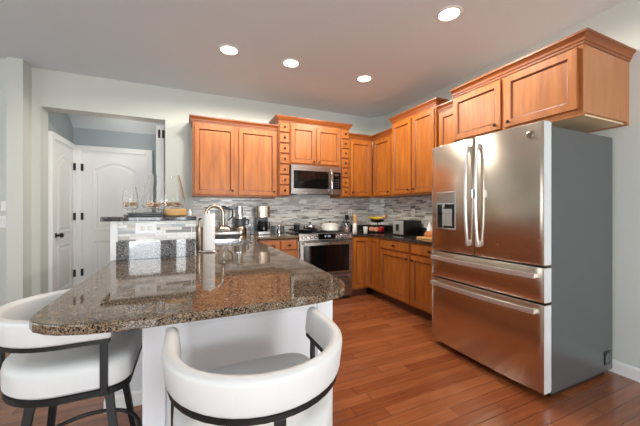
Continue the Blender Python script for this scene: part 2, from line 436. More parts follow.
# a third door stands open against the right jamb and shows its edge
d3 = struct(bpy.data.objects.new('door_3', None)); COL.objects.link(d3); d3.location = (-.335, BY+.26, 0)
MB().box(-.055, .045, 0, .038, .01, 2.37, .003).build('door_edge', 'white_plastic', d3)
MB().box(.048, .060, -.02, .03, .01, 2.30).build('jamb_seal', 'black_plastic', d3)  # dark strip standing in for the shaded gap at the jamb
for z in (.3, 1.2, 2.26):
    MB().box(-.03, -.005, -.006, .001, z-.055, z+.055, .002).build('hinge', 'bronze', d3)
    MB().box(.018, .04, -.006, .001, z-.055, z+.055, .002).build('hinge', 'bronze', d3)

# ------------------------------------------------------------------ mosaic backsplash
def slab(name, x0, x1, y0, y1, z0, z1, m, label, cat, bev=0, group=None):
    o = MB().box(x0, x1, y0, y1, z0, z1, bev).build(name, m); tag(o, label, cat, group); return o
bs = struct(MB().box(.06, 2.80, BY-.010, BY, .905, 1.43).build('trim_1', 'mosaic'))
b = MB(); b.poly_prism([(2.80, BY-.010), (2.97, 4.05), (2.98, 4.05), (2.80, BY)], .905, 1.43); struct(b.build('trim_2', 'mosaic'))
struct(MB().box(RX-.010, RX, 2.14, 4.05, .905, 1.43).build('trim_3', 'mosaic'))

# ------------------------------------------------------------------ cabinets
GT = .02
def door_front(name, x0, x1, z0, z1, par, knob=None, style='door', m='maple'):
    b = MB()
    if style == 'door':
        b.front(x0, x1, z0, z1, [(0, 0), (0, -GT+.003), (.003, -GT), (.052, -GT), (.056, -GT+.002), (.062, -GT+.010), (.066, -GT+.012)])
    else:
        b.front(x0, x1, z0, z1, [(0, 0), (0, -GT+.006), (.007, -GT+.001), (.012, -GT)])
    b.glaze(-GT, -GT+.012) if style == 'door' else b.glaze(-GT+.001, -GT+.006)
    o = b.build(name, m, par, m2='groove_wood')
    if knob:
        kx, kz, kind = knob
        b = MB(); b.xf = Matrix.Translation((kx, -GT, kz)) @ Matrix.Rotation(PI/2, 4, 'X')
        b.lathe([(.006, 0), (.005, .012), (.013, .016), (.015, .022), (.010, .028), (.001, .029)], 14)
        if kind == 'pull':
            b.xf = Matrix.Translation((kx, 0, kz)); b.tube([(-.03, -GT, .004), (-.026, -GT-.018, 0), (0, -GT-.024, -.006), (.026, -GT-.018, 0), (.03, -GT, .004)], .004, 8)
        b.build('knob', 'bronze', o, True)
    return o
CROWN = [(0, 0), (.008, 0), (.009, .016), (.015, .020), (.017, .036), (.029, .054), (.033, .058), (.038, .061), (.038, .076), (0, .076)]
def cabinet(label, loc, rz, w, d, h, fronts, name='wall_cabinet', toe=0, crown=None, side='maple', cat='cabinet', group=None):
    t = thing(name, label, cat, loc, rz, group)
    b = MB(); b.box(0, w, 0, d, toe, h, .0015); b.build('body', side, t)
    # face frame: darker grooves read between the fronts
    b = MB(); b.box(.001, w-.001, -.0012, .004, toe+.001, h-.001); b.build('face_frame', 'maple', t)
    if toe:
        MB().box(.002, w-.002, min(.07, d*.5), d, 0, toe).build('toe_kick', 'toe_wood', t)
    for f in fronts:
        kind, x0, x1, z0, z1, k = f
        door_front('door' if kind == 'door' else 'drawer', x0, x1, z0, z1, t, k, kind)
    if crown:
        path, ph = crown
        MB().sweep(path, [(o, z+ph) for o, z in CROWN]).build('crown', 'crown_wood', t)
    return t
KD = 'knob'
# back wall, left double cabinet
FY = 3.91; DU = BY-.012-FY
cabinet('wide honey maple wall cabinet with two doors, left of the small drawers', (.05, FY, 1.41), 0, 1.06, DU, .90,
        [('door', .02, .50, .02, .875, (.465, .075, KD)), ('door', .545, 1.04, .02, .875, (1.005, .075, KD))],
        crown=([(0, DU), (0, 0), (1.06, 0)][0:3], .90))
# middle raised group
FM = 3.87; DM = BY-.012-FM
def spice(label, x, w):
    fr = []
    for k in range(7):
        z0 = .012+k*.143; fr.append(('drawer', .008, w-.008, z0, z0+.132, (w/2, z0+.066, KD)))
    return cabinet(label, (x, FM, 1.425), 0, w, DM, 1.015, fr, name='spice_drawer_cabinet')
spice('narrow column of seven small maple drawers left of the microwave', 1.115, .155)
spice('narrow column of seven small maple drawers right of the microwave', 2.055, .140)
cabinet('maple wall cabinet with two doors directly above the microwave', (1.272, FM, 1.868), 0, .781, DM, .572,
        [('door', .012, .377, .02, .535, (.343, .05, KD)), ('door', .398, .768, .02, .535, (.432, .05, KD))])
o = MB().sweep([(1.115, BY-.012), (1.115, FM), (2.195, FM), (2.195, BY-.012)], [(o_, z+2.441) for o_, z in [(0, 0), (.010, 0), (.012, .012), (.018, .018), (.034, .042), (.040, .054), (.045, .058), (.045, .070), (0, .070)]]).build('crown_moulding', 'crown_wood')
tag(o, 'stepped-up maple crown over the microwave cabinet and its two drawer columns', 'moulding')
# corner
cabinet('single door maple wall cabinet between the drawer column and the room corner', (2.198, FY, 1.435), 0, .44, DU, .885,
        [('door', .035, .41, .02, .86, (.07, .07, KD))], crown=([(0, 0), (.4545, 0)], .885))
UX = 2.65; UD = RX-.012-UX
cabinet('single door maple wall cabinet on the right wall beside the corner', (UX, 3.905, 1.435), -PI/2, .50, UD, .885,
        [('door', .035, .46, .02, .86, (.425, .07, KD))], crown=([(0.0, 0), (.50, 0)], .885))
cabinet('tall two door maple wall cabinet above the toaster, raised above its neighbours', (UX-.02, 3.40, 1.435), -PI/2, .81, UD+.02, 1.02,
        [('door', .02, .40, .02, .99, (.36, .07, KD)), ('door', .425, .79, .02, .99, (.465, .07, KD))], crown=([(0, UD+.02), (0, 0), (.81, 0), (.81, UD+.02)], 1.02))
cabinet('small maple wall cabinet tucked between the tall cabinet and the one over the refrigerator', (UX, 2.57, 1.87), -PI/2, .44, UD, .49,
        [('door', .02, .42, .02, .47, (.385, .05, KD))], crown=([(0, 0), (.44, 0)], .49))
# over the refrigerator
FX = 2.365; FD = RX-.004-FX
fc = cabinet('deep maple cabinet with two doors hanging over the refrigerator', (FX, 2.115, 1.885), -PI/2, 1.045, FD, .445,
        [('door', .015, .495, .022, .43, (.455, .06, KD)), ('door', .525, 1.02, .022, .43, (.565, .06, KD))], side='maple_side')
MB().sweep([(0, 0), (1.045, 0), (1.045, FD)], [(o_, z+.445) for o_, z in CROWN]).build('crown', 'crown_wood', fc)
b = MB(); b.box(.02, 1.025, .02, FD-.02, -.012, -.0005); b.build('underside_panel', 'cab_inside', fc)
MB().box(.0, 1.045, FD-.03, FD-.001, -.02, -.0005).build('light_rail', 'maple_side', fc)
MB().box(0, 1.045, 0, .018, -.02, -.0005).build('light_rail', 'maple', fc)

# base cabinets
BFY = 3.665; BD = BY-.012-BFY; BH = .862; TK = .105
def base_fronts(w, drawer=True, hinge='l', pull=True, doors=1):
    fr = []
    zt = BH-.015
    if drawer:
        fr.append(('drawer', .015, w-.015, .725, zt, (w/2, .787, 'pull'))); zt = .705
    kx = w-.05 if hinge == 'l' else .05
    if doors == 1: fr.append(('door', .015, w-.015, TK+.02, zt, (kx, zt-.055, KD) if drawer else None))
    return fr
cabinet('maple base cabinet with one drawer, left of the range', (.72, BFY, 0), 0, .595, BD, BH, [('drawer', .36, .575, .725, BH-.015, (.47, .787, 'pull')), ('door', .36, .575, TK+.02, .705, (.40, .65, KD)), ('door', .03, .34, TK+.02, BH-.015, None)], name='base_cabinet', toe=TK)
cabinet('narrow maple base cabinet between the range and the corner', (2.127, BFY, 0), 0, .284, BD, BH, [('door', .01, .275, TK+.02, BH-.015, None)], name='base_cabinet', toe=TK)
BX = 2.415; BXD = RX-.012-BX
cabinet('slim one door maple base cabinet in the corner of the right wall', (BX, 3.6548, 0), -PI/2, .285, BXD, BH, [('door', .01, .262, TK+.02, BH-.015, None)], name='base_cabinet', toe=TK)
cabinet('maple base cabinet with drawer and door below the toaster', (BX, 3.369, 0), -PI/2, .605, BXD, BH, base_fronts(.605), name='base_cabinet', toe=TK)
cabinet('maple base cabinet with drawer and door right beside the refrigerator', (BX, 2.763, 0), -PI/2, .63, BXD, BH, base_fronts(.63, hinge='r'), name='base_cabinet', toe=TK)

# ------------------------------------------------------------------ worktops
CT0, CT = .873, .905
b = MB()
b.poly_prism([(2.122, BY-.012), (2.122, 3.64), (2.385, 3.64), (2.385, 2.13), (RX-.012, 2.13), (RX-.012, 4.045), (2.795, BY-.012)][::-1], .864, .895, .006)
ct = b.build('worktop', 'dark_granite'); tag(ct, 'dark granite worktop turning the corner from the range to the refrigerator', 'worktop')
b = MB(); b.box(RX-.032, RX-.0125, 2.16, 4.03, .896, .995, .003); b.poly_prism([(2.42, BY-.032), (2.785, BY-.032), (2.955, 4.035), (2.965, 4.045), (2.795, BY-.0135), (2.42, BY-.0135)], .896, .995)
b.build('backsplash_strip', 'dark_granite', ct)

edge = [(-.456, 2.355), (-.458, 1.75), (-.456, 1.25), (-.446, 1.195), (-.424, 1.155), (-.389, 1.122), (-.345, 1.095), (-.271, 1.07), (-.19, 1.058), (-.086, 1.055), (.069, 1.055), (.20, 1.055), (.312, 1.055), (.42, 1.058), (.50, 1.066), (.56, 1.085), (.612, 1.122), (.645, 1.17), (.668, 1.23), (.680, 1.31), (.688, 1.45), (.70, 1.70), (.70, 1.93), (.70, 3.64), (1.316, 3.64), (1.316, BY-.012), (.055, BY-.012), (.055, 2.355)]
hole = rrect(.20, .60, 2.98, 3.56, .04, 4)
b = MB(); b.poly_prism(edge, CT0, CT, hole=hole)
ic = b.build('countertop', 'granite', bevel=.005); tag(ic, 'speckled brown granite countertop of the peninsula, curved at the seating end', 'countertop')
b = MB(); r0 = rrect(.205, .595, 2.985, 3.555, .04, 4)
b.ring_loft([[(x, y, CT-.004) for x, y in r0], [(x, y, CT-.2) for x, y in rrect(.215, .585, 2.995, 3.545, .05, 4)]], cap0=False)
b.ring_loft([[(x, y, CT-.004) for x, y in rrect(.203, .597, 2.983, 3.557, .04, 4)], [(x, y, CT-.204) for x, y in rrect(.211, .589, 2.991, 3.549, .05, 4)]], cap0=False)
tag(b.build('sink', 'chrome', smooth=True), 'stainless steel sink set into the peninsula countertop', 'sink')

# peninsula base: white panelling on the seating side, maple doors on the kitchen side
ib = thing('peninsula_base', 'white panelled base carrying the granite peninsula', 'island')
b = MB()
b.box(-.13, .60, 1.325, 2.2, .0, CT0)
b.box(-.455, .60, 2.2, 2.355, 0, CT0)
b.build('panel', 'white_panel', ib)
def post(x0, x1, y0, y1):
    MB().box(x0, x1, y0, y1, 0, CT0, .004).build('post', 'white_panel', ib)
post(-.158, -.08, 1.295, 1.375); post(.565, .645, 1.295, 1.375)
MB().box(-.08, .565, 1.305, 1.325, .77, CT0, .003).build('rail', 'white_panel', ib)
MB().box(-.08, .565, 1.305, 1.325, .0, .14, .003).build('rail', 'white_panel', ib)
MB().sweep([(-.456, 2.355), (-.456, 2.2), (-.13, 2.2), (-.13, 1.375)], [(.001, 0), (.014, 0), (.014, .075), (.008, .09), (.001, .095)]).build('baseboard', 'white_trim', ib)
cabinet('maple doors on the kitchen side of the peninsula, under the sink', (.645, 1.38, 0), PI/2, 2.255, .04, .862,
        [('door', .02+k*.56, .56+k*.56, .125, .845, (.50+k*.56, .79, KD)) for k in range(4)], name='base_cabinet', toe=.105)

# raised bar
kw = thing('bar_wall', 'white half wall carrying the raised bar, tiled on its end', 'half wall', (0, 0, 0))
MB().box(-.456, .045, 2.362, BY-.001, 0, 1.165).build('wall_core', 'white_panel', kw)
MB().box(-.425, .040, 2.348, 2.3615, .9055, 1.165).build('tiled_end', 'mosaic', kw)
MB().box(-.468, -.426, 2.342, 2.3615, .9055, 1.165, .003).build('corner_trim', 'white_trim', kw)
MB().box(.0455, .054, 2.36, BY-.013, .9055, 1.165).build('tiled_side', 'mosaic', kw)
MB().box(.022, .028, 2.344, 2.3475, 1.031, 1.164).build('edge_bead', 'white_trim', kw)
mat('polished_granite', srgb(84, 84, 86), .03, 0, **{'IOR': 1.75})
m = MATS['polished_granite']; t = NT(m); P, _ = t.pos()
no = t.n('ShaderNodeTexNoise'); no.inputs['Scale'].default_value = 160; no.inputs['Detail'].default_value = 3; t.l(P, no.inputs[0])
t.l(t.ramp(no.outputs[0], [(.38, srgb(50, 50, 52)), (.62, srgb(150, 150, 150)), (.5, srgb(96, 96, 98))]), t.b.inputs['Base Color'])
MB().box(-.434, .046, 2.334, 2.3475, .9055, 1.03, .001).build('granite_strip', 'polished_granite', kw)
b = MB(); b.poly_prism(rrect(-.518, .056, 2.300, BY-.001, .02, 4), 1.1655, 1.195, .005)
bt = b.build('countertop', 'grey_granite'); tag(bt, 'narrow grey speckled granite slab on top of the raised bar', 'countertop')

def outlet(label, c, normal, horizontal=False, w=.115, h=.07, name='wall_outlet', m='white_plastic', cat='outlet', sockets=2, group=None):
    rz = {'S': 0, 'W': -PI/2}[normal]
    o = thing(name, label, cat, c, rz, group)
    a, k = (w/2, h/2) if horizontal else (h/2, w/2)
    MB().box(-a, a, -.006, 0, -k, k, .002).build('cover_plate', m, o)
    for s in range(sockets):
        q = (s-(sockets-1)/2)*.042
        px_, pz_ = (q, 0) if horizontal else (0, q)
        b = MB(); b.box(px_-.016, px_+.016, -.009, -.006, pz_-.014, pz_+.014, .003); b.build('socket', 'cream_enamel', o)
        b = MB()
        if horizontal: b.box(px_-.008, px_+.002, -.0096, -.0089, pz_+.005, pz_+.0075); b.box(px_-.008, px_+.002, -.0096, -.0089, pz_-.0075, pz_-.005)
        else: b.box(px_-.0075, px_-.005, -.0096, -.0089, pz_-.004, pz_+.007); b.box(px_+.005, px_+.0075, -.0096, -.0089, pz_-.004, pz_+.007)
        b.build('slot', 'black_plastic', o)
    return o
outlet('white double outlet set sideways in the tiled end of the raised bar', (-.262, 2.3475, 1.115), 'S', True, w=.128, h=.075)
outlet('white outlet on the tile between the pepper mill and the fruit stand', (2.42, BY-.0105, 1.20), 'S')
outlet('pale outlet on the right wall tile above the toaster', (RX-.0105, 3.36, 1.205), 'W')
tag(MB().box(-1.745, -1.698, 4.085, 4.109, 1.23, 1.33, .003).build('thermostat', 'white_plastic'), 'small thermostat at the left edge, above the light switch', 'thermostat')
ls = thing('light_switch', 'white light switch plate on the wall at the left edge of the photo', 'switch', (-1.735, 4.1095, 1.12))
MB().box(-.045, .035, -.006, 0, -.06, .06, .002).build('cover_plate', 'white_plastic', ls)
for q in (-.022, .014): MB().box(q-.012, q+.012, -.010, -.006, -.03, .03, .002).build('rocker', 'white_trim', ls)

# ------------------------------------------------------------------ refrigerator
FRY0, FRY1 = 1.15, 2.115
fr = thing('refrigerator', 'large stainless french door refrigerator with two drawers and dark grey sides', 'refrigerator', (2.165, FRY1, 0), -PI/2)
# local: x 0..w from far to near, y = depth away from the viewer
FW = FRY1-FRY0
MB().box(.003, FW-.003, .010, .785, .035, 1.79, .004).build('case', 'fridge_side', fr)
b = MB(); b.box(.02, FW-.02, .02, .70, .006, .035); b.build('plinth', 'black_plastic', fr)
def convex(x0, x1, z0, z1, dep=.092, bow=.018, n=14, cut=None, wtot=FW, er=.006):
    """door shell whose front bows outwards across the whole width of the fridge"""
    def yf(x):
        u = (x/wtot-.5)*2; return -dep-bow*(1-u*u)+bow
    xs = [x0+(x1-x0)*k/n for k in range(n+1)]
    rings = []
    def ring(ins, fwd):
        pts = []
        for k in range(n+1):
            x = min(max(xs[k], x0+ins), x1-ins); pts.append((x, yf(x)+fwd, z1-ins))
        for k in range(n, -1, -1):
            x = min(max(xs[k], x0+ins), x1-ins); pts.append((x, yf(x)+fwd, z0+ins))
        return pts
    b = MB()
    back = [(xs[k], 0, z1) for k in range(n+1)]+[(xs[k], 0, z0) for k in range(n, -1, -1)]
    r1, r2, r3 = ring(0, er), ring(er*.3, er*.3), ring(er, 0)
    V = [[b._v(p) for p in r] for r in (back, r1, r2, r3)]
    for A, B in zip(V, V[1:]):
        N = len(A)
        for i in range(N): b.bm.faces.new((A[i], A[(i+1) % N], B[(i+1) % N], B[i]))
    for R in (V[0], V[3]):
        N = len(R)
        for k in range(n):
            b.bm.faces.new((R[k], R[k+1], R[N-2-k], R[N-1-k]))
    return b, yf
SEAM = .465
b, yf = convex(0.0, SEAM-.003, .878, 1.818); dl = b.build('door', 'steel', fr, True)
b, _ = convex(SEAM+.003, FW, .878, 1.818); dr = b.build('door', 'steel', fr, True)
b, _ = convex(0.0, FW, .637, .866); w1_ = b.build('drawer', 'steel', fr, True)
b, _ = convex(0.0, FW, .050, .625); w2_ = b.build('drawer', 'steel', fr, True)
for par, x in ((dl, SEAM-.045), (dr, SEAM+.045)):
    pts = []
    for k in range(15):
        u = k/14; z = .955+u*.80; bowo = math.sin(PI*u)**.6*.032
        pts.append((x, yf(x)-.012-bowo*1.0, z))
    b = MB(); b.tube(pts, .0125, 12)
    for z in (.975, 1.735): b.box(x-.013, x+.013, yf(x)-.03, yf(x)+.002, z-.022, z+.022, .004)
    b.build('handle', 'satin', par, True)
b = MB(); b.box(SEAM+.038, SEAM+.052, yf(SEAM)-.085, yf(SEAM)-.05, 1.33, 1.40, .003); b.build('handle_emblem', 'chrome', dr)
for par, z in ((w1_, .81), (w2_, .578)):
    b = MB(); pts = [(.03+(FW-.07)*k/16, yf(.03+(FW-.07)*k/16)-.035-.012*math.sin(PI*k/16), z) for k in range(17)]
    b.tube(pts, 0, rect=(.02, .03))
    for x in (.045, FW-.055): b.box(x-.015, x+.015, yf(x)-.04, yf(x)+.003, z-.014, z+.014, .003)
    b.build('handle', 'satin', par)
# dispenser in the far door
DX0, DX1 = .075, .285
dz = thing('dispenser', '', ''); del dz['label'], dz['category']
bpy.data.objects.remove(dz)
b = MB(); yy = yf(.18)-.003
b.front(DX0, DX1, 1.065, 1.40, [(0, yy+.012), (0, yy), (.006, yy-.002), (.010, yy-.002)]); dp = b.build('dispenser', 'steel_x', dl)
b = MB(); b.front(DX0+.012, DX1-.012, 1.08, 1.292, [(0, yy-.002), (0, yy-.0035), (.006, yy-.0035)]); b.build('dispenser_recess', 'black_glass', dp)
b = MB(); b.box(DX0+.014, DX1-.014, yy-.012, yy-.003, 1.288, 1.302, .002); b.box(.172, .192, yy-.03, yy-.004, 1.262, 1.30, .003); b.box(DX0+.07, DX0+.085, yy-.007, yy-.0036, 1.085, 1.285); b.box(DX0+.014, DX1-.014, yy-.02, yy-.003, 1.07, 1.084, .002); b.box(.16, .25, yy-.007, yy-.0036, 1.10, 1.25, .002)
b.build('dispenser_spout', 'chrome', dp)
# round badge
b = MB(); xb = FW-.085; b.xf = Matrix.Translation((xb, yf(xb), 1.745)) @ Matrix.Rotation(PI/2, 4, 'X')
b.lathe([(.024, -.001), (.024, .003), (.021, .004), (.001, .004)], 24); bd = b.build('badge', 'nickel', dr, True)
b = MB(); b.xf = Matrix.Translation((xb, yf(xb)-.0045, 1.745)) @ Matrix.Rotation(PI/2, 4, 'X')
ringp = [(.017*math.cos(2*PI*k/20), .017*math.sin(2*PI*k/20), 0) for k in range(20)]
b.tube(ringp, .0012, 6, closed=True)
b.tube([(-.009, .004, 0), (-.012, -.003, 0), (-.006, -.008, 0), (-.001, -.002, 0), (-.005, .008, 0), (-.001, .009, 0)], .0011, 6); b.tube([(.009, .008, 0), (.003, .006, 0), (.002, -.006, 0), (.010, -.007, 0), (.011, 0, 0), (.006, 0, 0)], .0011, 6)
b.build('badge_script', 'black_plastic', bd)
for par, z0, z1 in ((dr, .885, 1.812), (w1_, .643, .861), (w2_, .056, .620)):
    MB().box(FW, FW+.0015, -.080, -.006, z0, z1).build('edge_trim', 'trim_metal', par)  # pale plate added for the window's reflection on the door sides
for x in (.05, FW-.09):
    b = MB(); b.box(x-.03, x+.05, -.05, .10, 1.791, 1.815, .008); b.build('hinge_cover', 'fridge_side', fr)
# square vent plate low on the side
b = MB(); b.xf = Matrix.Translation((FW-.003, .70, .135)) @ Matrix.Rotation(PI/2, 4, 'Y')
b.poly_prism(rrect(-.052, .052, -.042, .042, .008, 3), 0, .005, .001); vp = b.build('vent_plate', 'black_plastic', fr)
b = MB(); b.xf = Matrix.Translation((FW+.002, .70, .135)) @ Matrix.Rotation(PI/2, 4, 'Y')
b.lathe([(.034, 0), (.034, .003), (.024, .003), (.020, .001), (.001, .001)], 20, sy=1); b.build('vent_ring', 'fridge_side', vp, True)

# ------------------------------------------------------------------ range
RX0, RX1, RYF = 1.322, 2.118, 3.625
rg = thing('range', 'stainless slide-in range with black glass oven door and front knobs', 'range', (RX0, RYF, 0))
RW = RX1-RX0
MB().box(0, RW, .045, BY-.02-RYF, .03, .905, .003).build('body', 'steel_x', rg)
MB().box(-.0, RW, .03, BY-.02-RYF, .9055, .918, .003).build('cooktop', 'black_glass', rg)
b = MB()
for cx, cy in ((.2, .18), (.2, .43), (.6, .18), (.6, .43), (.4, .3)):
    b.box(cx-.11, cx+.11, cy-.006, cy+.006, .925, .934); b.box(cx-.006, cx+.006, cy-.11, cy+.11, .925, .934)
    b.lathe([(.045, .9185), (.045, .926), (.02, .928)], 16, cx, cy)
b.build('grate', 'dark_pan', rg)
b = MB(); b.xf = Matrix(((0, 0, 1, 0), (1, 0, 0, 0), (0, 1, 0, 0), (0, 0, 0, 1)))
b.poly_prism([(0, .835), (.045, .835), (.06, .918), (.03, .93), (.012, .925)], 0.0, RW, .002); cp = b.build('control_panel', 'steel_x', rg)
b = MB(); b.front(RW*.34, RW*.66, .846, .918, [(0, .02), (0, .0), (.003, -.002)]); dsp = b.build('display', 'black_glass', cp)
b = MB()
for k, ch in enumerate('12:08'):
    x = RW*.5-.045+k*.02
    seg = {'1': 'bc', '2': 'abged', '0': 'abcdef', '8': 'abcdefg', ':': ':'}[ch]
    S_ = dict(a=(0, .012, .020, .022), g=(0, .012, .010, .012), d=(0, .012, 0, .002), f=(0, .002, .011, .022), b=(.010, .012, .011, .022), e=(0, .002, 0, .011), c=(.010, .012, 0, .011))
    if ch == ':': b.box(x+.005, x+.007, -.003, -.0022, .880, .882); b.box(x+.005, x+.007, -.003, -.0022, .889, .891); continue
    for s_ in seg:
        x0, x1, z0, z1 = S_[s_]; b.box(x+x0, x+x1, -.003, -.0022, .876+z0, .876+z1)
b.build('clock_digits', 'display_glow', dsp)
for x in (.045, .105, .165, .225, RW-.225, RW-.165, RW-.105, RW-.045):
    b = MB(); b.xf = Matrix.Translation((x, .006, .880)) @ Matrix.Rotation(PI/2, 4, 'X')
    b.lathe([(.024, 0), (.022, .006), (.019, .008), (.018, .030), (.015, .034), (.001, .034)], 18); b.box(-.003, .003, -.018, .018, .03, .04)
    b.build('knob', 'chrome', cp, True)
b = MB(); b.front(.008, RW-.008, .375, .826, [(0, .045), (0, .006), (.004, 0), (.01, 0)]); od = b.build('oven_door', 'steel_x', rg)
b = MB(); b.front(.055, RW-.055, .40, .765, [(0, 0), (0, -.002), (.003, -.003)]); b.build('window', 'black_glass', od)
b = MB(); b.tube([(.05, -.05, .797), (RW/2, -.055, .797), (RW-.05, -.05, .797)], 0, rect=(.02, .028)); b.box(.05, .075, -.05, .002, .785, .809); b.box(RW-.075, RW-.05, -.05, .002, .785, .809); b.build('handle', 'steel_x', od)
b = MB(); b.front(.008, RW-.008, .06, .362, [(0, .045), (0, .006), (.004, 0), (.01, 0)]); wd = b.build('warming_drawer', 'steel_x', rg)
b = MB(); b.tube([(.05, -.045, .30), (RW/2, -.05, .30), (RW-.05, -.045, .30)], 0, rect=(.018, .025)); b.box(.05, .075, -.045, .002, .29, .31); b.box(RW-.075, RW-.05, -.045, .002, .29, .31); b.build('handle', 'steel_x', wd)
MB().box(.02, RW-.02, .06, .5, .0, .03).build('plinth', 'black_plastic', rg)

# ------------------------------------------------------------------ microwave
mw = thing('microwave', 'stainless over-the-range microwave with dark window and vertical handle', 'microwave', (1.278, 3.825, 1.462))
MWW = .768
MB().box(0, MWW, .03, BY-.014-3.825, 0, .400, .003).build('body', 'black_plastic', mw)
b = MB(); b.front(0, .615, .0, .400, [(0, .029), (0, .004), (.004, 0), (.01, 0)]); md = b.build('door', 'steel_x', mw)
b = MB(); b.front(.035, .565, .075, .322, [(0, 0), (0, -.002), (.004, -.003)]); b.build('window', 'black_glass', md)
b = MB(); b.tube([(.592, -.012, .05), (.592, -.045, .075), (.592, -.05, .2), (.592, -.045, .325), (.592, -.012, .35)], .011, 10); b.build('handle', 'chrome', md, True)
b = MB(); b.front(.618, MWW, .0, .400, [(0, .029), (0, .004), (.004, 0), (.01, 0)]); mp_ = b.build('control_panel', 'steel_x', mw)
b = MB(); b.front(.635, MWW-.012, .075, .322, [(0, 0), (0, -.002), (.003, -.003)]); mk = b.build('keypad', 'black_glass', mp_)
b = MB(); b.box(.655, .72, -.0045, -.0032, .27, .295)
b.build('clock_digits', 'blue_glass', mk)
for r_ in range(4):
    for c_ in range(3): MB().box(.652+c_*.028, .670+c_*.028, -.0045, -.0032, .10+r_*.035, .115+r_*.035).build('button', 'blue_glass', mk)
MB().box(.1, .66, .03, .3, -.012, 0).build('grease_filter', 'chrome', mw)

# ------------------------------------------------------------------ ceiling downlights
def downlight(label, x, y, power, group=None):
    d = thing('ceiling_light', label, 'ceiling light', (x, y, CEIL), 0, group)
    b = MB(); b.lathe([(.075, -.001), (.078, -.006), (.098, -.005), (.103, -.0005)], 32, cap=False); b.build('trim_ring', 'white_trim', d, True)
    b = MB(); b.lathe([(.0745, -.0005), (.0745, -.003), (.001, -.004)], 32); b.build('diffuser', 'lamp_glow', d)
    l_ = bpy.data.lights.new('lamp_light', 'SPOT'); l_.energy = power; l_.color = (1, .93, .82); l_.spot_size = math.radians(174); l_.spot_blend = .25; l_.shadow_soft_size = .07
    lo = bpy.data.objects.new('lamp_light', l_); COL.objects.link(lo); lo.parent = d; lo.location = (0, 0, -.02)
PWR = 66
downlight('round recessed ceiling light on the left, the first of the row of three', .365, 3.0, PWR)
downlight('round recessed ceiling light in the middle of the row of three', 1.0, 3.0, PWR)
downlight('round recessed ceiling light at the right end of the row of three', 1.913, 3.0, PWR)
downlight('round recessed ceiling light nearest the refrigerator, larger in view than the others', 1.898, 1.736, PWR)
